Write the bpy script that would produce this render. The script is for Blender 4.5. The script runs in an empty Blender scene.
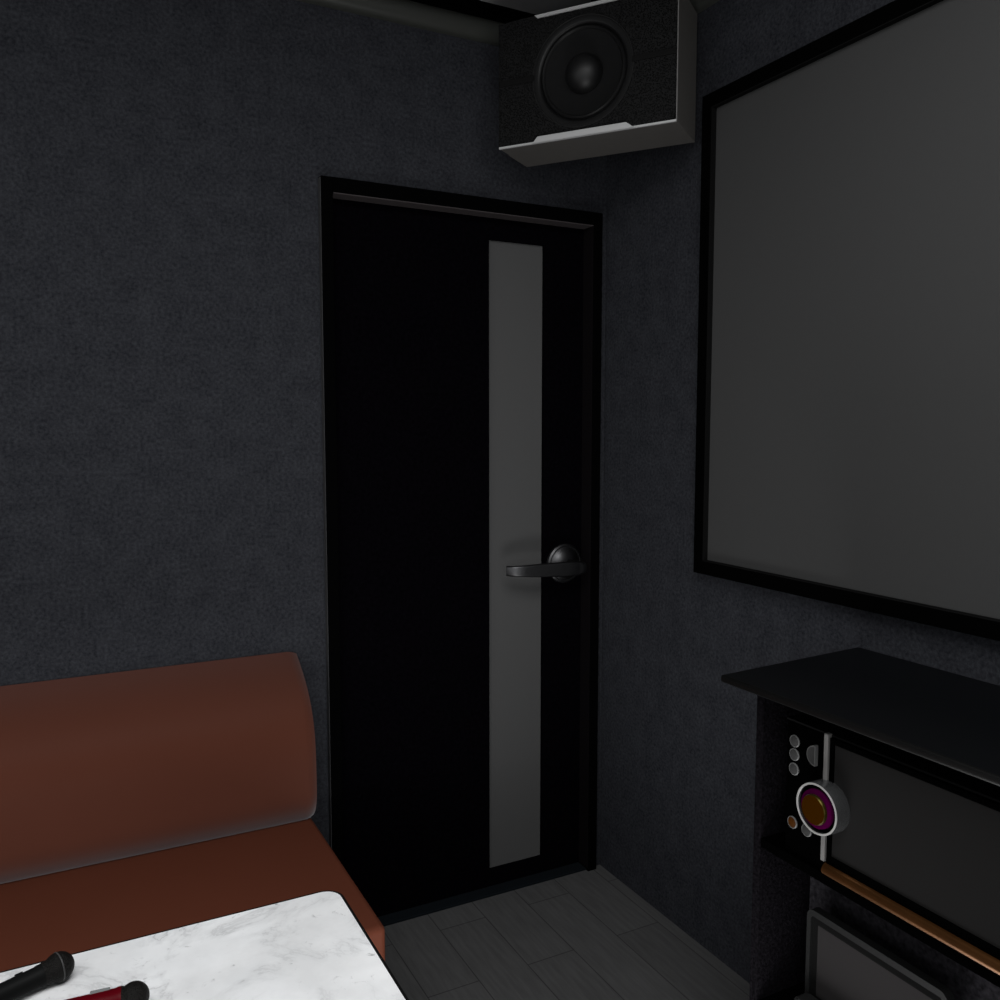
import bpy, bmesh, math, random
from mathutils import Vector, Matrix
random.seed(7)
S = bpy.context.scene
COL = S.collection
PI = math.pi

# ------------------------------------------------------------------ materials
def new_mat(name):
    m = bpy.data.materials.new(name); m.use_nodes = True
    nt = m.node_tree; nt.nodes.clear()
    o = nt.nodes.new('ShaderNodeOutputMaterial')
    b = nt.nodes.new('ShaderNodeBsdfPrincipled')
    nt.links.new(b.outputs[0], o.inputs[0])
    return m, nt, b

def lin(c):
    return tuple(((v/255)/12.92 if v/255 <= .04045 else ((v/255+.055)/1.055)**2.4) for v in c)

def simple(name, col, rough=.6, spec=.0, metal=0., noise=0., nscale=60., bump=0., bscale=200., coat=0., coat_rough=.1):
    """plain surface with faint procedural mottling and grain; col is linear albedo"""
    m, nt, b = new_mat(name)
    b.inputs['Roughness'].default_value = rough
    b.inputs['Specular IOR Level'].default_value = spec
    b.inputs['Metallic'].default_value = metal
    b.inputs['Coat Weight'].default_value = coat
    b.inputs['Coat Roughness'].default_value = coat_rough
    tc = nt.nodes.new('ShaderNodeTexCoord')
    n = nt.nodes.new('ShaderNodeTexNoise'); n.inputs['Scale'].default_value = nscale; n.inputs['Detail'].default_value = 3
    nt.links.new(tc.outputs['Object'], n.inputs['Vector'])
    r = nt.nodes.new('ShaderNodeValToRGB')
    k = noise
    r.color_ramp.elements[0].position = .3; r.color_ramp.elements[1].position = .7
    r.color_ramp.elements[0].color = tuple(c*(1-k) for c in col)+(1,)
    r.color_ramp.elements[1].color = tuple(c*(1+k) for c in col)+(1,)
    nt.links.new(n.outputs['Fac'], r.inputs[0]); nt.links.new(r.outputs[0], b.inputs['Base Color'])
    if bump:
        n2 = nt.nodes.new('ShaderNodeTexNoise'); n2.inputs['Scale'].default_value = bscale; n2.inputs['Detail'].default_value = 2
        nt.links.new(tc.outputs['Object'], n2.inputs['Vector'])
        bp = nt.nodes.new('ShaderNodeBump'); bp.inputs['Strength'].default_value = bump; bp.inputs['Distance'].default_value = .002
        nt.links.new(n2.outputs['Fac'], bp.inputs['Height']); nt.links.new(bp.outputs[0], b.inputs['Normal'])
    return m

M = {}
def wall_mat():
    m, nt, b = new_mat('dark_fabric_wallcovering')
    b.inputs['Roughness'].default_value = .95; b.inputs['Specular IOR Level'].default_value = 0
    tc = nt.nodes.new('ShaderNodeTexCoord')
    n = nt.nodes.new('ShaderNodeTexNoise'); n.inputs['Scale'].default_value = 125; n.inputs['Detail'].default_value = 4; n.inputs['Roughness'].default_value = .7
    w = nt.nodes.new('ShaderNodeTexNoise'); w.inputs['Scale'].default_value = 18; w.inputs['Detail'].default_value = 2
    for q in (n, w): nt.links.new(tc.outputs['Object'], q.inputs['Vector'])
    a = nt.nodes.new('ShaderNodeMath'); a.operation = 'MULTIPLY_ADD'; a.inputs[1].default_value = .25
    nt.links.new(w.outputs['Fac'], a.inputs[0]); nt.links.new(n.outputs['Fac'], a.inputs[2])
    r = nt.nodes.new('ShaderNodeValToRGB')
    r.color_ramp.elements[0].position = .46; r.color_ramp.elements[1].position = .80
    r.color_ramp.elements[0].color = (.0150, .0154, .0186, 1); r.color_ramp.elements[1].color = (.0365, .0384, .0440, 1)
    nt.links.new(a.outputs[0], r.inputs[0]); nt.links.new(r.outputs[0], b.inputs['Base Color'])
    bp = nt.nodes.new('ShaderNodeBump'); bp.inputs['Strength'].default_value = .15; bp.inputs['Distance'].default_value = .001
    nt.links.new(n.outputs['Fac'], bp.inputs['Height']); nt.links.new(bp.outputs[0], b.inputs['Normal'])
    return m

def floor_mat():
    m, nt, b = new_mat('grey_wood_planks')
    b.inputs['Roughness'].default_value = .6; b.inputs['Specular IOR Level'].default_value = .0
    tc = nt.nodes.new('ShaderNodeTexCoord')
    # planks run along y: rotate so bricks run along y
    mp = nt.nodes.new('ShaderNodeMapping'); mp.inputs['Rotation'].default_value = (0, 0, PI/2)
    mp.inputs['Location'].default_value = FLOOR_OFF
    nt.links.new(tc.outputs['Object'], mp.inputs['Vector'])
    br = nt.nodes.new('ShaderNodeTexBrick')
    br.offset = .278; br.offset_frequency = 2; br.squash = 1
    br.inputs['Color1'].default_value = (.0700, .0700, .0705, 1); br.inputs['Color2'].default_value = (.0785, .0785, .079, 1)
    br.inputs['Mortar'].default_value = (.040, .040, .040, 1)
    br.inputs['Scale'].default_value = 1; br.inputs['Mortar Size'].default_value = .0018
    br.inputs['Mortar Smooth'].default_value = .3
    br.inputs['Brick Width'].default_value = .90; br.inputs['Row Height'].default_value = .1425
    nt.links.new(mp.outputs[0], br.inputs['Vector'])
    n = nt.nodes.new('ShaderNodeTexNoise'); n.inputs['Scale'].default_value = 14; n.inputs['Detail'].default_value = 5
    mp2 = nt.nodes.new('ShaderNodeMapping'); mp2.inputs['Scale'].default_value = (6, .6, 1)
    nt.links.new(tc.outputs['Object'], mp2.inputs['Vector']); nt.links.new(mp2.outputs[0], n.inputs['Vector'])
    mx = nt.nodes.new('ShaderNodeMix'); mx.data_type = 'RGBA'; mx.blend_type = 'MULTIPLY'; mx.inputs['Factor'].default_value = .35
    nt.links.new(br.outputs['Color'], mx.inputs['A'])
    r = nt.nodes.new('ShaderNodeValToRGB'); r.color_ramp.elements[0].color = (.6, .6, .6, 1); r.color_ramp.elements[1].color = (1.25, 1.25, 1.25, 1)
    r.color_ramp.elements[0].position = .3; r.color_ramp.elements[1].position = .7
    nt.links.new(n.outputs['Fac'], r.inputs[0]); nt.links.new(r.outputs[0], mx.inputs['B'])
    nt.links.new(mx.outputs['Result'], b.inputs['Base Color'])
    return m

def marble_mat():
    m, nt, b = new_mat('white_marble')
    b.inputs['Roughness'].default_value = .45; b.inputs['Specular IOR Level'].default_value = .1
    tc = nt.nodes.new('ShaderNodeTexCoord')
    def noise(sc, det=6, rough=.6, dist=0.):
        n = nt.nodes.new('ShaderNodeTexNoise'); n.inputs['Scale'].default_value = sc; n.inputs['Detail'].default_value = det
        n.inputs['Roughness'].default_value = rough; n.inputs['Distortion'].default_value = dist
        nt.links.new(tc.outputs['Object'], n.inputs['Vector']); return n
    def ramp(src, stops):
        r = nt.nodes.new('ShaderNodeValToRGB'); e = r.color_ramp.elements
        while len(e) < len(stops): e.new(.5)
        for q, (p, c) in zip(e, stops): q.position = p; q.color = (c, c*1.005, c*1.01, 1)
        nt.links.new(src, r.inputs[0]); return r
    def mul(a, bb):
        mx = nt.nodes.new('ShaderNodeMix'); mx.data_type = 'RGBA'; mx.blend_type = 'MULTIPLY'; mx.inputs['Factor'].default_value = 1
        nt.links.new(a, mx.inputs['A']); nt.links.new(bb, mx.inputs['B']); return mx.outputs['Result']
    v1 = ramp(noise(5.0, 8, .62, .7).outputs['Fac'], [(.44, 1), (.490, .86), (.502, .64), (.514, .84), (.565, 1)])   # long veins
    v1m = ramp(noise(3.1, 3).outputs['Fac'], [(.40, 0), (.53, 1)])
    mixv = nt.nodes.new('ShaderNodeMix'); mixv.data_type = 'RGBA'
    nt.links.new(v1m.outputs[0], mixv.inputs['Factor']); mixv.inputs['A'].default_value = (1, 1, 1, 1); nt.links.new(v1.outputs[0], mixv.inputs['B'])
    v2 = ramp(noise(42, 5, .65, .5).outputs['Fac'], [(.27, .42), (.33, .88), (.38, 1)])                             # flecks
    cl = ramp(noise(7, 5, .6).outputs['Fac'], [(.32, .74), (.62, .875)])                                             # soft clouds
    out = mul(mul(mixv.outputs['Result'], v2.outputs[0]), cl.outputs[0])
    nt.links.new(out, b.inputs['Base Color'])
    return m

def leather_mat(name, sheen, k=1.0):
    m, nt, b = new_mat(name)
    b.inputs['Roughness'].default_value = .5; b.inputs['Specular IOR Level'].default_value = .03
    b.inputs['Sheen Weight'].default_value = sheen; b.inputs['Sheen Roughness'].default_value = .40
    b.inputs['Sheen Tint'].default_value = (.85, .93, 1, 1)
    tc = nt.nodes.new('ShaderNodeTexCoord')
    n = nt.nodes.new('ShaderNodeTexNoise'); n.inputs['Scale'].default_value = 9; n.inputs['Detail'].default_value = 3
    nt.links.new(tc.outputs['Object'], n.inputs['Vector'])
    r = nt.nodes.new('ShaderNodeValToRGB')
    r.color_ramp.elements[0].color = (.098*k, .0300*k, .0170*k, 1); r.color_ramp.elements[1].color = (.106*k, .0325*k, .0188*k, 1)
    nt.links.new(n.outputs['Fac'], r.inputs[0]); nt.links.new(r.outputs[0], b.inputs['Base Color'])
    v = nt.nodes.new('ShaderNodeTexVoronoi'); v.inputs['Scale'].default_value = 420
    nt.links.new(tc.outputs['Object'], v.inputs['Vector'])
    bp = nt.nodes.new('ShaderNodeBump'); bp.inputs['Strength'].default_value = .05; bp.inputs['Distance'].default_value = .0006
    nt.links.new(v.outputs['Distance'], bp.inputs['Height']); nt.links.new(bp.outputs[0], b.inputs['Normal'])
    return m

def grille_mat():
    """fine perforated black cloth"""
    m, nt, b = new_mat('black_grille_cloth')
    b.inputs['Roughness'].default_value = .8; b.inputs['Specular IOR Level'].default_value = 0
    tc = nt.nodes.new('ShaderNodeTexCoord')
    v = nt.nodes.new('ShaderNodeTexVoronoi'); v.inputs['Scale'].default_value = 270; v.inputs['Randomness'].default_value = .55
    nt.links.new(tc.outputs['Object'], v.inputs['Vector'])
    r = nt.nodes.new('ShaderNodeValToRGB'); r.color_ramp.elements[0].position = .25; r.color_ramp.elements[1].position = .6
    r.color_ramp.elements[0].color = (.0022, .0022, .0022, 1); r.color_ramp.elements[1].color = (.0135, .0135, .0137, 1)
    nt.links.new(v.outputs['Distance'], r.inputs[0]); nt.links.new(r.outputs[0], b.inputs['Base Color'])
    bp = nt.nodes.new('ShaderNodeBump'); bp.inputs['Strength'].default_value = .6; bp.inputs['Distance'].default_value = .002
    nt.links.new(v.outputs['Distance'], bp.inputs['Height']); nt.links.new(bp.outputs[0], b.inputs['Normal'])
    return m

FLOOR_OFF = (-.35, .036, 0)
SHEEN = 1.0
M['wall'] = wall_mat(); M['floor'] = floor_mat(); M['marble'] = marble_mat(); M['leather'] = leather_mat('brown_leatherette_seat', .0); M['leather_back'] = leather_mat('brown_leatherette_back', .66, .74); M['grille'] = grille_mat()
M['ceiling'] = simple('dark_grey_ceiling', (.165, .165, .167), .9, 0, noise=.04)
M['crown'] = simple('dark_satin_moulding', (.034, .0355, .032), .4, .25)
M['shade'] = simple('matt_black_painted_shade', (.0012, .0012, .0012), .9, 0)
M['black'] = simple('matt_black_paint', (.0012, .0012, .0014), .7, 0)
M['door'] = simple('black_door_laminate', (.0016, .0013, .0020), .6, .0, noise=.25, nscale=90)
M['jamb'] = simple('black_frame_paint', (.0012, .0012, .0013), .5, .0)
M['soffit'] = simple('dark_grey_frame_reveal', (.048, .042, .043), .6, .0)
M['sill'] = simple('blue_black_sill', (.0075, .0095, .0115), .5, .0)
M['frosted'] = simple('grey_frosted_glass', (.072, .072, .072), .5, .0)
M['steel'] = simple('dark_brushed_steel', (.085, .085, .088), .4, .5, metal=1, noise=.05, nscale=40)
M['screen'] = simple('grey_projection_fabric', (.046, .046, .046), .75, .0, noise=.01)
M['screen_frame'] = simple('black_velvet_frame', (.0010, .0010, .0010), .9, 0)
M['cab_top'] = simple('black_gloss_board', (.0034, .0037, .0043), .35, .05)
M['cab_edge'] = simple('black_edge_band', (.0022, .0022, .0022), .4, .2)
M['carbon'] = simple('black_textured_board', (.0046, .0041, .0050), .7, .0, noise=.55, nscale=160, bump=.8, bscale=180)
M['gloss_black'] = simple('gloss_black_plastic', (.0006, .0006, .0006), .4, .0)
M['machine_top'] = simple('black_metal_lid', (.006, .006, .006), .6, .0)
M['lcd'] = simple('dark_lcd_glass', (.0118, .0114, .0113), .5, .0)
M['silver'] = simple('silver_plastic', (.15, .146, .142), .45, .3)
M['satin'] = simple('satin_silver_ring', (.27, .275, .28), .2, .5, metal=.9)
M['btn'] = simple('grey_button', (.035, .035, .035), .5, .1)
M['btn_rim'] = simple('light_button_rim', (.105, .105, .105), .4, .2)
M['orange'] = simple('amber_button', (.042, .013, .001), .5, .1)
M['magenta'] = simple('magenta_ring', (.034, .0004, .020), .5, .0)
M['gold'] = simple('amber_knob_face', (.026, .0085, .0002), .5, .0)
M['gold_side'] = simple('gold_knob_side', (.055, .042, .006), .35, .4, metal=.8)
M['copper'] = simple('copper_wood_strip', (.080, .032, .009), .38, .35, metal=.8, noise=.12, nscale=30)
M['tab_frame'] = simple('dark_grey_bumper', (.0125, .0128, .0128), .5, .1)
M['tab_bezel'] = simple('black_bezel', (.006, .006, .006), .4, .0)
M['tab_screen'] = simple('grey_touch_screen', (.0232, .0218, .0221), .5, .0)
M['spk_box'] = simple('grey_speaker_cabinet', (.096, .091, .086), .55, .05, noise=.03)
M['spk_trim'] = simple('pale_silver_trim', (.40, .40, .40), .35, .4)
M['rubber'] = simple('black_rubber', (.0042, .0042, .0044), .4, .25)
M['cone'] = simple('black_paper_cone', (.009, .009, .0092), .6, .03, noise=.1, nscale=120)
M['cap'] = simple('black_dust_cap', (.003, .003, .0032), .5, .42)
M['mic_black'] = simple('black_mic_body', (.0055, .0058, .0058), .5, .05)
M['mic_grille'] = simple('black_mic_mesh', (.006, .0055, .005), .5, .12, noise=.6, nscale=500, bump=1, bscale=600)
M['mic_red'] = simple('red_mic_body', (.072, .0008, .0035), .4, .06)
M['switch'] = simple('grey_mic_switch', (.16, .165, .165), .5, .1)
M['table_edge'] = simple('black_table_edge', (.006, .006, .006), .5, .05)

# ------------------------------------------------------------------ mesh helpers
def obj(name, bm, mat, parent=None, smooth=False, angle=40):
    """links a bmesh as ONE object; vertices are in the parent's frame"""
    me = bpy.data.meshes.new(name)
    bmesh.ops.recalc_face_normals(bm, faces=bm.faces[:])
    bm.to_mesh(me); bm.free()
    if smooth:
        for p in me.polygons: p.use_smooth = True
        me.set_sharp_from_angle(angle=math.radians(angle))
    mats = mat if isinstance(mat, (list, tuple)) else [mat]
    for q in mats: me.materials.append(q)
    o = bpy.data.objects.new(name, me); COL.objects.link(o)
    if parent: o.parent = parent
    return o

def thing(name, label, cat, loc=(0, 0, 0), rotz=0, group=None, kind=None):
    o = bpy.data.objects.new(name, None); COL.objects.link(o)
    o.empty_display_size = .1
    o.location = loc; o.rotation_euler = (0, 0, rotz)
    return tag(o, label, cat, group, kind)

def tag(o, label, cat, group=None, kind=None):
    o['label'] = label; o['category'] = cat
    if group: o['group'] = group
    if kind: o['kind'] = kind
    return o

def box(bm, x0, x1, y0, y1, z0, z1, bev=0, seg=2, mi=0):
    r = bmesh.ops.create_cube(bm, size=1)
    vs = r['verts']
    for v in vs:
        v.co = Vector((x0+(v.co.x+.5)*(x1-x0), y0+(v.co.y+.5)*(y1-y0), z0+(v.co.z+.5)*(z1-z0)))
    fs = set(f for v in vs for f in v.link_faces)
    for f in fs: f.material_index = mi
    if bev:
        es = list(set(e for v in vs for e in v.link_edges))
        bmesh.ops.bevel(bm, geom=es, offset=bev, segments=seg, profile=.5, affect='EDGES')
    return bm

def B(*a, **k): return box(bmesh.new(), *a, **k)

def lathe(bm, prof, mat4, n=48, cap0=True, cap1=True):
    """revolve (radius, height) points about local z, then transform"""
    rings = []
    for r, h in prof:
        if r < 1e-6: rings.append([bm.verts.new(mat4 @ Vector((0, 0, h)))])
        else: rings.append([bm.verts.new(mat4 @ Vector((r*math.cos(2*PI*i/n), r*math.sin(2*PI*i/n), h))) for i in range(n)])
    for a, b in zip(rings, rings[1:]):
        for i in range(n):
            j = (i+1) % n
            if len(a) == 1 and len(b) == 1: continue
            if len(a) == 1: bm.faces.new((a[0], b[i], b[j]))
            elif len(b) == 1: bm.faces.new((a[i], a[j], b[0]))
            else: bm.faces.new((a[i], a[j], b[j], b[i]))
    if cap0 and len(rings[0]) > 1: bm.faces.new(rings[0])
    if cap1 and len(rings[-1]) > 1: bm.faces.new(rings[-1])
    return bm

def L(prof, m4, **k): return lathe(bmesh.new(), prof, m4, **k)

def prism(bm, poly, fn, t0, t1):
    """extrude 2-D polygon: fn(u, v, t) -> point"""
    a = [bm.verts.new(fn(u, v, t0)) for u, v in poly]; b = [bm.verts.new(fn(u, v, t1)) for u, v in poly]
    n = len(poly)
    bm.faces.new(a); bm.faces.new(b)
    for i in range(n): bm.faces.new((a[i], a[(i+1) % n], b[(i+1) % n], b[i]))
    return bm

def rrect(u0, u1, v0, v1, r, n=6):
    """rounded rectangle; r = radius or four radii (u0v0, u1v0, u1v1, u0v1)"""
    if not isinstance(r, (list, tuple)): r = [r]*4
    out = []
    for (cu, cv, su, sv, a0), rr in zip(((u0, v0, 1, 1, PI), (u1, v0, -1, 1, 1.5*PI), (u1, v1, -1, -1, 0), (u0, v1, 1, -1, .5*PI)), r):
        for i in range(n+1):
            a = a0+.5*PI*i/n
            out.append((cu+su*rr+rr*math.cos(a), cv+sv*rr+rr*math.sin(a)))
    return out

def loft(bm, sections, cap=True):
    rs = [[bm.verts.new(p) for p in s] for s in sections]
    n = len(rs[0])
    for a, b in zip(rs, rs[1:]):
        for i in range(n): bm.faces.new((a[i], a[(i+1) % n], b[(i+1) % n], b[i]))
    if cap: bm.faces.new(rs[0]); bm.faces.new(rs[-1])
    return bm

def frame_prism(bm, outer, inner, fn, t0, t1):
    """ring-shaped plate between two loops with equal point counts"""
    n = len(outer)
    A, Bq = [[bm.verts.new(fn(u, v, t)) for u, v in outer] for t in (t0, t1)]
    Cq, D = [[bm.verts.new(fn(u, v, t)) for u, v in inner] for t in (t0, t1)]
    for i in range(n):
        j = (i+1) % n
        for p, q in ((A, Bq), (Cq, D), (A, Cq), (Bq, D)):
            bm.faces.new((p[i], p[j], q[j], q[i]))
    return bm

# axis matrices: local z -> given direction
def axis_to(origin, d):
    q = Vector(d).normalized().to_track_quat('Z', 'Y')
    return Matrix.Translation(origin) @ q.to_matrix().to_4x4()

# ------------------------------------------------------------------ the room
CEIL = 2.56
XL, YR = -4.2, -5.2        # how far the shell runs to the left and behind the viewer
def st(o, label, cat): return tag(o, label, cat, kind='structure')

bm = bmesh.new()
box(bm, XL, -.884, 0, .12, 0, CEIL+.1); box(bm, -.884, -.030, 0, .12, 2.046, CEIL+.1); box(bm, -.030, .12, 0, .12, 0, CEIL+.1)
st(obj('wall_back', bm, M['wall']), 'dark blue-grey fabric wall behind the sofa, around the black door', 'wall')
st(obj('wall_right', B(0, .12, YR, 0, 0, CEIL+.1), M['wall']), 'dark blue-grey fabric wall behind the big grey screen', 'wall')
st(obj('floor', B(XL, .12, YR, .20, -.1, 0), M['floor']), 'dark grey wood plank floor', 'floor')
st(obj('ceiling', B(XL, 0, YR, 0, CEIL, CEIL+.1), M['ceiling']), 'dark grey ceiling', 'ceiling')

def crown_poly():
    R, zc = .031, 2.507
    pts = [(0, zc-R)]
    for i in range(1, 13):
        a = -PI/2+PI*i/12
        pts.append((R*math.cos(a), zc+R*math.sin(a)))
    return pts
def crown(name, fn, t0, t1, label, bx):
    o = obj(name, prism(bmesh.new(), crown_poly(), fn, t0, t1), M['crown'], smooth=True, angle=60)
    st(o, label, 'moulding')
    obj('painted_shade_strip', bx, M['shade'], o)  # flat black strips paint in the shadow above the moulding
crown('trim_back', lambda u, v, t: Vector((t, -u, v)), XL, -.034, 'dark rounded moulding along the top of the wall above the door',
      box(B(XL, -.0, -.052, -.0005, CEIL-.006, CEIL-.0005), XL, -.0, -.008, -.0005, 2.53, CEIL-.006))
crown('trim_right', lambda u, v, t: Vector((-u, t, v)), YR, -.0005, 'dark rounded moulding along the top of the wall above the screen',
      box(B(-.052, -.0005, YR, -.053, CEIL-.006, CEIL-.0005), -.008, -.0005, YR, -.053, 2.53, CEIL-.006))

# ------------------------------------------------------------------ the door
door = thing('door_1', 'black door with a tall grey glass strip in a black frame', 'door', (-.457, .02, 0), kind='structure')
dx, dy = .457, -.02
def DB(x0, x1, y0, y1, z0, z1, **k): return B(x0+dx, x1+dx, y0+dy, y1+dy, z0, z1, **k)
obj('jamb', DB(-.890, -.858, -.020, .10, 0, 2.053, bev=.0015), M['jamb'], door)
obj('jamb', DB(-.058, -.026, -.020, .10, 0, 2.053, bev=.0015), M['jamb'], door)
obj('casing_painted_lit_side', DB(-.8912, -.8901, -.0195, -.0005, 0, 2.049), simple('painted_lit_side_grey', (.045, .045, .047), .5, .1), door)  # paler grey strip paints the frame's outer side as lit
bm = bmesh.new(); box(bm, -.858+dx, -.056+dx, -.020+dy, .10+dy, 2.0155, 2.053)
hd = obj('frame_head', bm, M['jamb'], door)
obj('head_stop', DB(-.856, -.0575, -.0185, .0315, 2.0125, 2.0152), M['soffit'], door)
obj('jamb_stop', DB(-.0605, -.0583, -.0185, .0315, .012, 2.0122), M['soffit'] if False else simple('faint_grey_reveal', (.0055, .0046, .0052), .6, 0), door)
obj('sill', DB(-.858, -.0595, -.010, .10, .0005, .007, bev=.001), M['sill'], door)
bm = bmesh.new()
gx0, gx1, gz0, gz1 = -.3835, -.1985, .060, 1.952
box(bm, -.856+dx, gx0+dx, .032+dy, .08+dy, .009, 2.012); box(bm, gx1+dx, -.0595+dx, .032+dy, .08+dy, .009, 2.012)
box(bm, gx0+dx, gx1+dx, .032+dy, .08+dy, .009, gz0); box(bm, gx0+dx, gx1+dx, .032+dy, .08+dy, gz1, 2.012)
leaf = obj('door_leaf', bm, M['door'], door)
obj('glass_strip', DB(gx0, gx1, .044, .054, gz0, gz1), M['frosted'], leaf)['label'] = 'tall grey frosted glass strip'
# lever handle
hm = Vector((-.126+dx, .032+dy, .992))
rose = obj('handle_rose', L([(.0, 0), (.060, 0), (.062, .004), (.060, .010), (.055, .013), (.052, .0125), (.048, .014), (.040, .021), (.028, .027), (.018, .030), (.0, .031)],
           axis_to(hm, (0, -1, 0)), n=64, cap0=False), M['steel'], leaf, smooth=True, angle=30)
rose['label'] = 'round steel rose of the lever handle'
bm = bmesh.new()
secs = []
path = [(.030, -.060, .0), (.022, -.078, .0), (.004, -.088, .0005), (-.03, -.0895, .001), (-.09, -.0865, .002), (-.14, -.084, .003), (-.17, -.0825, .004), (-.197, -.079, .005), (-.212, -.071, .005), (-.219, -.058, .005)]
half = [(.012, .014), (.0195, .020), (.0225, .0115), (.0225, .0100), (.021, .0085), (.0195, .0080), (.0175, .0078), (.0162, .0078), (.0155, .0075), (.015, .0070)]
P = [Vector((hm.x-.002+a, hm.y+b+.012, hm.z-.006+c)) for a, b, c in path]
for i, p in enumerate(P):
    t = (P[min(i+1, len(P)-1)]-P[max(i-1, 0)]).normalized()
    nrm = t.cross(Vector((0, 0, 1))).normalized()
    hz, hn = half[i]
    secs.append([p+nrm*u+Vector((0, 0, v)) for u, v in rrect(-hn, hn, -hz, hz, min(hn, hz)*.75, 5)])
loft(bm, secs)
obj('handle_lever', bm, M['steel'], leaf, smooth=True, angle=50)
obj('handle_neck', L([(.019, 0), (.019, .07), (.017, .075)], axis_to(hm+Vector((0.004, -.012, -.004)), (0, -1, 0)), n=32), M['steel'], leaf, smooth=True)

# ------------------------------------------------------------------ projection screen
scr = thing('wall_screen', 'large switched-off grey screen in a black frame on the right wall', 'screen', (0, -1.52, 1.638))
def ring_yz(y0, y1, z0, z1): return [(y0, z0), (y1, z0), (y1, z1), (y0, z1)]
SY0, SY1, SZ0, SZ1 = -2.60+1.52, -.467+1.52, 1.031-1.638, 2.245-1.638
bm = bmesh.new(); fw = .034
frame_prism(bm, ring_yz(SY0, SY1, SZ0, SZ1), ring_yz(SY0+fw, SY1-fw, SZ0+fw, SZ1-fw), lambda u, v, t: Vector((t, u, v)), -.030, -.0005)
fr = obj('frame', bm, M['screen_frame'], scr)
obj('inner_lip', frame_prism(bmesh.new(), ring_yz(SY0+fw, SY1-fw, SZ0+fw, SZ1-fw), ring_yz(SY0+fw+.002, SY1-fw-.002, SZ0+fw+.002, SZ1-fw-.002),
    lambda u, v, t: Vector((t, u, v)), -.0295, -.0005), simple('dark_lip', (.006, .006, .006), .8, 0), fr)
obj('display_surface', B(-.014, -.0005, SY0+fw+.002, SY1-fw-.002, SZ0+fw+.002, SZ1-fw-.002), M['screen'], scr)

# ------------------------------------------------------------------ sofa bench
sofa = thing('bench_sofa', 'brown leatherette bench sofa with rounded backrest against the back wall', 'sofa', (-1.9, -.36, 0))
sx, sy = 1.9, .36
SX0, SX1 = -3.3, -.972
BF, BRB, BZ, BTOP = -.188, .100, .507, .825          # front plane, lower roll radius, height where it bulges most, top
def back_profile(d):
    pts = [(-.004, BZ-BRB+d)]
    for k in range(13):                               # lower roll
        a = PI/2*k/12; rr = BRB-d
        pts.append((BF+BRB-rr*math.sin(a), BZ-rr*math.cos(a)))
    for k in range(1, 19):                            # front curving back to the wall
        q = k/18; off = .184*q**3.8; sl = .184*3.8*q**2.8/(BTOP-BZ)
        nl = math.hypot(1, sl)
        pts.append((min(BF+off+d/nl, -.0042), BZ+(BTOP-BZ)*q-d*sl/nl))
    pts.append((-.004, pts[-1][1]-.002))
    return pts
secs = []
def add_sec(x, d): secs.append([Vector((x+sx, u+sy, v)) for u, v in back_profile(d)])
ER, EA = .050, math.radians(34)
for k in range(7):
    a = EA*(1-k/6); add_sec(SX0+ER*(math.sin(EA)-math.sin(a)), ER*(1-math.cos(a)))
for k in range(1, 14): add_sec(SX0+.03+(SX1-SX0-.06)*k/14, 0)
for k in range(7):
    a = EA*k/6; add_sec(SX1-ER*(math.sin(EA)-math.sin(a)), ER*(1-math.cos(a)))
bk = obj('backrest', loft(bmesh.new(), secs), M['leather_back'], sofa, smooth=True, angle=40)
st_x1 = -.974
bm = bmesh.new()
box(bm, SX0+sx, st_x1+sx, -.685+sy, -.004+sy, .25, .428, bev=.013, seg=5)
obj('seat', bm, M['leather'], sofa, smooth=True, angle=60)
obj('base', B(SX0+sx+.01, st_x1+sx-.006, -.678+sy, -.006+sy, .0, .252, bev=.008), M['leather'], sofa)

# ------------------------------------------------------------------ table
tz = .65
tx1, ty1 = -1.136, -.893
tx0, ty0 = -2.10, -1.60
tab = thing('marble_table', 'white marble table with a thin black edge in front of the sofa', 'table', (-1.62, -1.25, 0))
ox, oy = 1.62, 1.25
poly = rrect(tx0+ox, tx1+ox, ty0+oy, ty1+oy, .028, 8)
polyE = rrect(tx0+ox-.0045, tx1+ox+.0045, ty0+oy-.0045, ty1+oy+.0045, .0325, 8)
obj('tabletop', prism(bmesh.new(), poly, lambda u, v, t: Vector((u, v, t)), tz-.026, tz), M['marble'], tab)
obj('edge_band', frame_prism(bmesh.new(), polyE, poly, lambda u, v, t: Vector((u, v, t)), tz-.028, tz-.0006), M['table_edge'], tab)
obj('column', L([(.045, .02), (.045, tz-.026)], axis_to((0, 0, 0), (0, 0, 1)), n=32), M['table_edge'], tab, smooth=True)
obj('base_plate', L([(.0, 0), (.23, 0), (.23, .01), (.21, .018), (.06, .024), (0, .024)], axis_to((0, 0, 0), (0, 0, 1)), n=48), M['table_edge'], tab, smooth=True)

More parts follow.
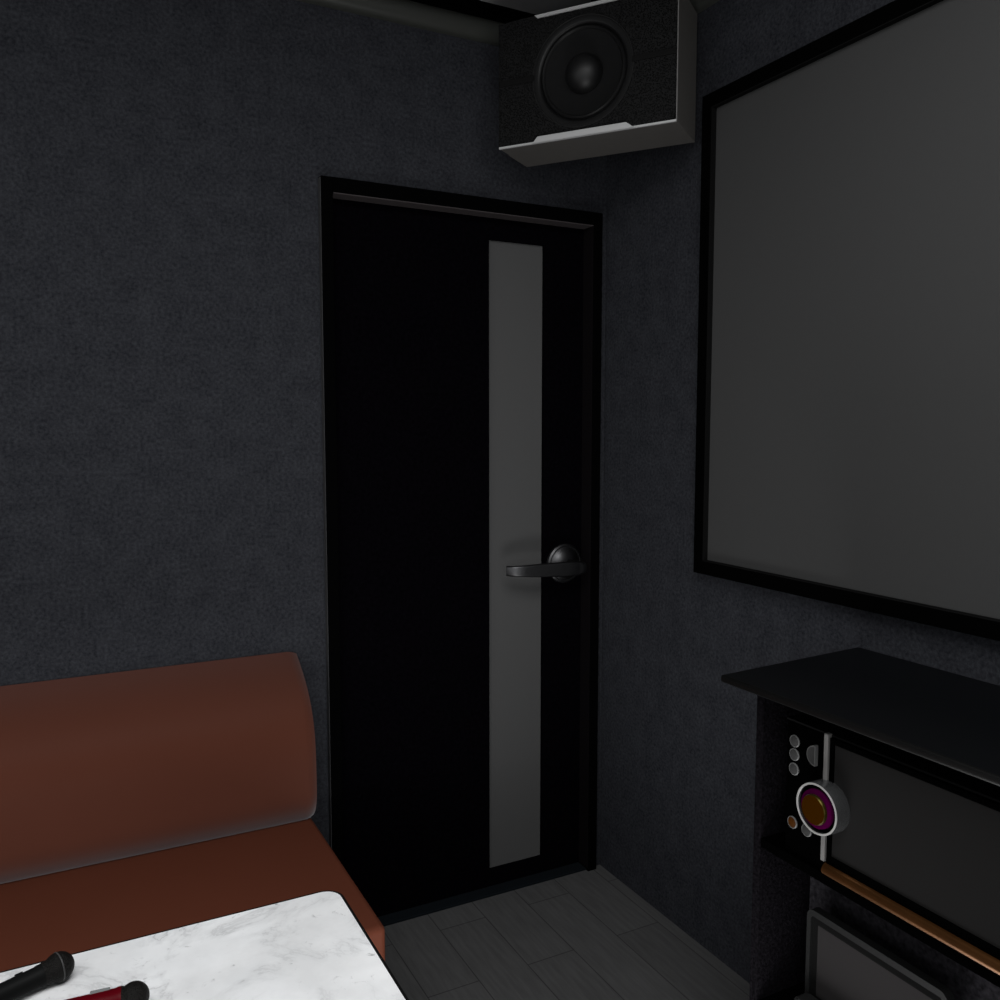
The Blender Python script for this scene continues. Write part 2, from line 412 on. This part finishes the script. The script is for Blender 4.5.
# ------------------------------------------------------------------ microphones
def mic(label, head, tail_dir, body_mat, hr, br, group, collar, band):
    hx, hy = head
    d = Vector((tail_dir[0], tail_dir[1], 0)).normalized()
    Ln = .215
    drop = (hr-br)
    root = thing('microphone', label, 'microphone', (hx, hy, tz+.0005), 0, group)
    axis = (d*Ln+Vector((0, 0, -drop))).normalized()
    m4 = axis_to((0, 0, hr), axis)
    # profile along +z from the ball towards the tail
    hd = [(0, -hr)]
    for i in range(1, 15):
        a = PI*i/20; hd.append((hr*math.sin(a), -hr*math.cos(a)))
    hd += [(br*1.06, hr*collar)]
    g = obj('mesh_head', L(hd, m4, n=40), M['mic_grille'], root, smooth=True)
    if band: obj('head_band', L([(hr*1.0, -.0010), (hr*1.03, -.0004), (hr*1.03, .0004), (hr*1.0, .0010)], m4, n=40, cap0=False, cap1=False), simple('grey_mic_band', (.05, .05, .05), .4, .2), g, smooth=True)
    obj('handle', L([(br*.8, hr*(collar-.02)), (br*1.06, hr*collar), (br*1.06, hr*(collar+.2)), (br, hr*(collar+.35)), (br*.97, hr+.06), (br*.92, hr+.14), (br*.86, Ln-.012), (br*.78, Ln-.002), (0, Ln)], m4, n=40), body_mat, root, smooth=True)
    return root, m4
mics = 'microphones lying on the table'
r1, m1 = mic('black microphone with a black ball head on the white marble table', (-1.547, -.951), (-.073, -.028), M['mic_black'], .0198, .0138, mics, 1.1, True)
r2, m2 = mic('red microphone with a black ball head on the white marble table', (-1.460, -1.066), (-.089, .010), M['mic_red'], .0190, .0157, mics, .78, False)
bm = bmesh.new(); box(bm, -.012, .012, -.0045, .0045, -.0015, .0022, bev=.001)
sw = obj('switch', bm, M['switch'], r2)
sw.location = m2 @ Vector((0, 0, .040)) + Vector((0, .0050, .0132)); sw.rotation_euler = (-.3, 0, math.atan2(.010, -.089))
bm = bmesh.new(); box(bm, -.005, .005, -.004, .004, -.0015, .0004, bev=.0002)
sw1 = obj('switch', bm, M['mic_black'], r1)
sw1.location = m1 @ Vector((0, 0, .050)) + Vector((0, .004, .0122)); sw1.rotation_euler = (-.25, 0, math.atan2(-.028, -.073))

# ------------------------------------------------------------------ speaker in the corner
SW, SD, SH = .4777, .176, .3165
spk = thing('wall_speaker', 'grey box speaker with round black woofer hanging high in the corner', 'speaker', (-.445, -.148, 2.145), math.radians(-54.13))
bm = bmesh.new(); t = .004
sh = rrect(0, SW, 0, SH, .004, 3)
box(bm, 0, SW, .060, SD, 0, SH)
body = obj('cabinet', bm, M['spk_box'], spk, smooth=True, angle=30)
obj('front_rim', frame_prism(bmesh.new(), rrect(0, SW, 0, SH, .004, 4), rrect(.0010, SW-.0010, .0015, SH-.0010, .003, 4), lambda u, v, t: Vector((u, t, v)), .0045, .0605), M['spk_box'], body)
obj('edge_line', B(SW-.0014, SW+.0006, -.0006, .004, .004, SH-.002), M['silver'], spk)
obj('edge_line', B(.001, SW-.001, -.0008, .005, -.0006, .0042), M['spk_trim'], spk)
cx, cz, wr = .2335, .1575, .1335
# grille: baffle plate with a round hole, two halves around the slot
def plate_with_hole(u0, u1, v0, v1, n=64):
    bm = bmesh.new(); inner = []; outer = []
    for i in range(n):
        a = 2*PI*i/n+PI/4; c, s = math.cos(a), math.sin(a)
        inner.append((cx+wr*.985*c, cz+wr*.985*s))
        k = min(((u1-cx) if c > 0 else (cx-u0))/abs(c) if abs(c) > 1e-6 else 9, ((v1-cz) if s > 0 else (cz-v0))/abs(s) if abs(s) > 1e-6 else 9)
        outer.append((cx+c*k, cz+s*k))
    return frame_prism(bm, outer, inner, lambda u, v, t: Vector((u, t, v)), .0, .0044)
grl = obj('grille', plate_with_hole(.0, SW, .0004, SH), M['grille'], spk)
for x0, x1 in ((.003, cx-wr*.98), (cx+wr*.98, SW-.003)):
    obj('slot_bar', B(x0, x1, -.003, .002, .156, .170, bev=.001), simple('dark_slot', (.0085, .0085, .0085), .6, 0), spk)
# woofer
wm = axis_to((cx, .004, cz), (0, -1, 0))
obj('ring_edge', L([(wr*.995, .0035), (wr*1.002, .0058), (wr*1.010, .0058), (wr*1.014, .0035)], wm, n=80, cap0=False, cap1=False), simple('grey_ring_edge', (.016, .016, .016), .4, .2), spk, smooth=True)
wf = obj('woofer_ring', L([(wr*1.0, -.004), (wr*1.0, .0030), (wr*.99, .0042), (wr*.91, .0042), (wr*.885, .003), (wr*.86, -.001), (wr*.845, -.004)], wm, n=80, cap0=False, cap1=False), M['rubber'], spk, smooth=True)
obj('surround', L([(wr*.85, -.006), (wr*.835, .000), (wr*.81, .0035), (wr*.785, .001), (wr*.765, -.006)], wm, n=80, cap0=False, cap1=False), simple('dark_surround', (.009, .009, .0092), .45, .15), wf, smooth=True)
obj('cone', L([(wr*.77, -.003), (wr*.62, -.010), (wr*.48, -.013), (wr*.33, -.0165)], wm, n=80, cap0=False, cap1=False), M['cone'], wf, smooth=True)
dc = [(wr*.365, -.014)]
for i in range(1, 11):
    a = PI/2*i/10; dc.append((wr*.36*math.cos(a), -.012+.042*math.sin(a)))
obj('dust_cap', L(dc, wm, n=64, cap0=False), M['cap'], wf, smooth=True)
# bright trim wedges at the lower and upper edge
def trap(pts, name):
    obj(name, prism(bmesh.new(), pts, lambda u, v, t: Vector((u, t, v)), -.004, .004), M['spk_trim'], spk)
trap([(.100, .0005), (.3715, .0005), (.352, .0150), (.114, .0150)], 'lower_trim')
trap([(.104, SH-.0005), (.3715, SH-.0005), (.362, SH-.008), (.112, SH-.008)], 'upper_trim')
obj('badge_plate', B(.372, .470, .0005, .0045, .0045, .020, bev=.0008), simple('dark_badge', (.016, .016, .016), .5, .05), spk)
br = bmesh.new(); box(br, .23, .25, .07, .11, SH-.002, CEIL-2.145-.001); box(br, .18, .30, .04, .14, CEIL-2.145-.006, CEIL-2.145-.001); box(br, .19, .29, .05, .13, SH-.001, SH+.005)
obj('mounting_bracket', br, M['black'], spk)

# ------------------------------------------------------------------ cabinet
CABR = 0.0
cab = thing('equipment_cabinet', 'low black open equipment cabinet under the grey screen', 'cabinet', (-.36, -1.047, 0), CABR)
CW, CD, CZ = -.80, .325, .928
obj('side_panel', B(0, CD, -.018, 0, 0, CZ), M['carbon'], cab)
obj('side_panel', B(0, CD-.004, CW, CW+.018, 0, CZ), M['carbon'], cab)
obj('back_panel', B(CD-.012, CD-.001, CW+.0185, -.0185, .05, CZ-.001), M['carbon'], cab)
obj('shelf', B(.0, CD-.013, CW+.0185, -.0185, .6185, .6365, bev=.001), M['gloss_black'], cab)
obj('shelf', B(.0, CD-.013, CW+.0185, -.0185, .290, .310, bev=.001), M['gloss_black'], cab)
obj('back_panel', B(.135, .148, CW+.0185, -.0185, .3105, .618), simple('black_pebbled_panel', (.020, .0188, .0215), .7, 0, noise=.5, nscale=110, bump=.8, bscale=120), cab)
obj('plinth', B(.012, .030, CW+.0185, -.0185, 0, .07), M['black'], cab)
Mi = (Matrix.Translation((-.36, -1.047, 0)) @ Matrix.Rotation(CABR, 4, 'Z')).inverted()
def inv(x, y, z): return Mi @ Vector((x, y, z))
q = [(-.002, -.974), (-.4045, -1.0), (-.402, -1.9), (-.002, -1.9)]
bm = bmesh.new(); a = [bm.verts.new(inv(x, y, .9285)) for x, y in q]; b = [bm.verts.new(inv(x, y, .942)) for x, y in q]
bm.faces.new(a); bm.faces.new(b)
for i in range(4): bm.faces.new((a[i], a[(i+1) % 4], b[(i+1) % 4], b[i]))
bmesh.ops.bevel(bm, geom=bm.edges[:], offset=.001, segments=1, profile=.5, affect='EDGES')
obj('top_board', bm, M['cab_top'], cab, smooth=True, angle=25)
bm = bmesh.new()
qe = [(-.4045, -1.0), (-.402, -1.9)]
pe = [(.0, .0), (-.0022, .0016), (-.0036, .005), (-.0036, .012), (-.0024, .0162), (.0, .0176), (.003, .0176), (.003, .0)]
loft(bm, [[inv(x0+u, y0, .9280+v*.8) for u, v in pe] for x0, y0 in qe])
obj('edge_band', bm, M['cab_edge'], cab, smooth=True, angle=50)

# ------------------------------------------------------------------ karaoke machine on the shelf
mac = thing('karaoke_machine', 'black machine with dial, round buttons and wide dark display on the cabinet shelf', 'karaoke machine', tuple(Matrix.Translation((-.36, -1.047, 0)) @ Matrix.Rotation(CABR, 4, 'Z') @ Vector((0.002, 0, .637))), CABR)
MZ = .637
def mb(x0, x1, y0, y1, z0, z1, **k): return B(x0, x1, y0, y1, z0-MZ, z1-MZ, **k)
MY0, MY1 = -.70, -.072
bm = bmesh.new(); box(bm, .004, .27, MY0, MY1, .6375-MZ, .884-MZ, bev=.002)
obj('body', bm, M['gloss_black'], mac)
obj('lid', mb(.002, .272, MY0-.001, MY1+.001, .884, .8875), M['machine_top'], mac)
def front_ring(y0, y1, z0, z1, w): return ring_yz(y0, y1, z0-MZ, z1-MZ), ring_yz(y0+w, y1-w, z0-MZ+w, z1-MZ-w)
dspl = obj('display', mb(-.002, .003, MY0+.02, -.185, .6755, .8745), M['lcd'], mac)
oq, iq = [(MY0+.008, .660-MZ), (-.1765, .660-MZ), (-.1765, .8835-MZ), (MY0+.008, .8835-MZ)], [(MY0+.02, .6755-MZ), (-.185, .6755-MZ), (-.185, .8745-MZ), (MY0+.02, .8745-MZ)]
obj('display_bezel', frame_prism(bmesh.new(), oq, iq, lambda u, v, t: Vector((t, u, v)), -.005, .004), M['gloss_black'], mac)
obj('trim_bar', mb(-.007, .004, -.1735, -.1650, .662, .889, bev=.001), M['silver'], mac)
# copper strip along the lower edge, rounded front
pl = [(.004, .656), (-.004, .656), (-.0085, .6545), (-.0125, .651), (-.0145, .646), (-.0140, .641), (-.011, .6375), (-.006, .636), (.004, .636)]
pl = [(u, v+.0052) for u, v in pl]
obj('copper_strip', prism(bmesh.new(), pl, lambda u, v, t: Vector((u, t, v-MZ)), -.1745, MY0+.004), M['copper'], mac, smooth=True, angle=50)
# buttons
def button(y, z, r, mat):
    m4 = axis_to((.004, y, z-MZ), (-1, 0, 0))
    o = obj('button_rim', L([(r*1.0, 0), (r*1.0, .002), (r*.88, .0028), (r*.86, .002)], m4, n=32, cap0=False, cap1=False), M['btn_rim'], mac, smooth=True, angle=30)
    obj('button_face', L([(r*.87, .0005), (r*.86, .0020), (r*.8, .0024), (0, .0026)], m4, n=32), mat, o, smooth=True, angle=30)
for z in (.8485, .8235, .7965): button(-.0905, z, .0112, M['btn'])
button(-.0905, .6965, .0112, M['orange']); button(-.124, .6955, .0112, M['btn'])
# half-moon button, flat side to the right
hp = [(.0185*math.cos(PI/2+PI*i/16), .0185*math.sin(PI/2+PI*i/16)) for i in range(17)]
hy, hz = -.1435, .8395
hb = obj('half_button_rim', prism(bmesh.new(), [(hy-u, hz-MZ+v) for u, v in hp], lambda u, v, t: Vector((t, u, v)), -.004, .004), M['btn_rim'], mac)
obj('half_button_face', prism(bmesh.new(), [(hy+.0012-u*.86, hz-MZ+v*.86) for u, v in hp], lambda u, v, t: Vector((t, u, v)), -.0046, -.0038), M['btn'], hb)
# dial
dm = axis_to((.004, -.1765, .7635-MZ), (-1, 0, 0))
dl = obj('dial_ring', L([(.0425, 0), (.0445, 0), (.0445, .035), (.0438, .0372), (.0412, .0375), (.0402, .035), (.0402, .012)], dm, n=72, cap0=False, cap1=False), M['satin'], mac, smooth=True, angle=30)
obj('dial_rim', L([(.0440, .0366), (.0438, .0380), (.0412, .0382), (.0404, .0370)], dm, n=72, cap0=False, cap1=False), simple('bright_silver_rim', (.30, .295, .29), .3, .4), dl, smooth=True, angle=30)
obj('dial_plate', L([(0.0404, .010), (.0404, .0325), (0, .0327)], dm, n=64, cap0=False), M['gloss_black'], dl, smooth=True, angle=30)
obj('magenta_ring', L([(.0338, .0328), (.0330, .0380), (.0290, .0400), (.0, .0400)], dm, n=64, cap0=False), M['magenta'], dl, smooth=True, angle=30)
kn = obj('knob', L([(.0262, .0395), (.0256, .0440), (.0245, .0458)], dm, n=64, cap0=False, cap1=False), M['gold_side'], dl, smooth=True, angle=20)
obj('knob_face', L([(.0246, .0454), (.0244, .0459), (0, .0461)], dm, n=64), M['gold'], kn, smooth=True, angle=30)

# ------------------------------------------------------------------ tablet in its cradle on the lower shelf
TB = Matrix.Translation((-.36, -1.047, 0)) @ Matrix.Rotation(CABR, 4, 'Z')
def shelf_loc(x, y, z): return tuple(TB @ Vector((x, y, z)))
cr = thing('tablet_cradle', 'dark grey charging cradle holding the tablet on the lower cabinet shelf', 'cradle', shelf_loc(.06, -.212, .3105), CABR)
tb = thing('tablet_remote', 'tablet with grey screen and rounded grey bumper standing in the cabinet', 'tablet', shelf_loc(.085, -.212, .312), CABR)
w, h = .146, .192
fn = lambda u, v, t: Vector((t, u, v))
out = rrect(-w, w, 0, h, .016, 6); inn = rrect(-w+.009, w-.009, .010, h-.012, .007, 6); inn2 = rrect(-w+.0235, w-.0235, .026, h-.026, .0015, 6)
obj('bumper', frame_prism(bmesh.new(), out, inn, fn, -.008, .010), M['tab_frame'], tb)
obj('bezel', frame_prism(bmesh.new(), inn, inn2, fn, -.0045, .008), M['tab_bezel'], tb)
obj('touch_screen', prism(bmesh.new(), inn2, fn, -.004, .006), M['tab_screen'], tb)
bm = bmesh.new(); box(bm, -.045, .066, -.150, .150, .0, .0013, bev=.0004, seg=2)
obj('base', bm, M['tab_frame'], cr, smooth=True, angle=40)
bm = bmesh.new(); prism(bm, rrect(-.151, .137, .0, .036, .014, 6), lambda u, v, t: Vector((t, u, v)), -.024, .006)
bmesh.ops.bevel(bm, geom=[e for e in bm.edges if abs(e.verts[0].co.x-e.verts[1].co.x) < 1e-6], offset=.003, segments=2, affect='EDGES')
obj('front_lip', bm, M['tab_frame'], cr, smooth=True, angle=40)

# ------------------------------------------------------------------ light
W = bpy.data.worlds.new('room_ambience'); S.world = W; W.use_nodes = True
bg = W.node_tree.nodes['Background']; bg.inputs[0].default_value = (.97, .99, 1, 1); bg.inputs[1].default_value = .85
def area(name, loc, target, size, power, col=(1, 1, 1)):
    l = bpy.data.lights.new(name, 'AREA'); l.shape = 'DISK'; l.size = size; l.energy = power; l.color = col
    o = bpy.data.objects.new(name, l); COL.objects.link(o); o.location = loc
    o.rotation_euler = (Vector(target)-Vector(loc)).to_track_quat('-Z', 'Y').to_euler()
    return o
area('added_low_fill', (-2.3, -3.4, .52), (-1.2, 0, .8), .5, 5)  # added fill light low behind the viewer, no real lamp there
area('added_underside_fill', (-.72, -1.2, .03), (-.55, -.75, 2.0), .7, 9).data.spread = math.radians(140)  # added light aimed upward to brighten undersides, no fixture in the room
l = area('added_backrest_fill', (-1.75, -1.22, .50), (-1.75, 0, .46), .9, 3)  # added light under the tabletop to brighten the backrest's lower roll
l.data.shape = 'RECTANGLE'; l.data.size_y = .04
area('added_overhead_fill', (-1.5, -1.7, 2.54), (-1.5, -1.55, 0), 2.0, 64)  # added overhead fill for table, floor and seat, no fixture modelled

# ------------------------------------------------------------------ camera
cam = bpy.data.cameras.new('camera'); co = bpy.data.objects.new('camera', cam); COL.objects.link(co)
cam.sensor_width = 36; cam.lens = 18/math.tan(math.radians(30)); cam.clip_start = .02
co.location = (-1.531, -2.243, 1.416)
pit, yaw = math.radians(4.879), math.radians(27.483)
F = Vector((math.sin(yaw)*math.cos(pit), math.cos(yaw)*math.cos(pit), -math.sin(pit)))
co.rotation_euler = F.to_track_quat('-Z', 'Y').to_euler()
S.camera = co
S.view_settings.view_transform = 'Standard'; S.view_settings.look = 'None'
S.view_settings.gamma = 1; S.view_settings.exposure = 0; S.view_settings.use_curve_mapping = False
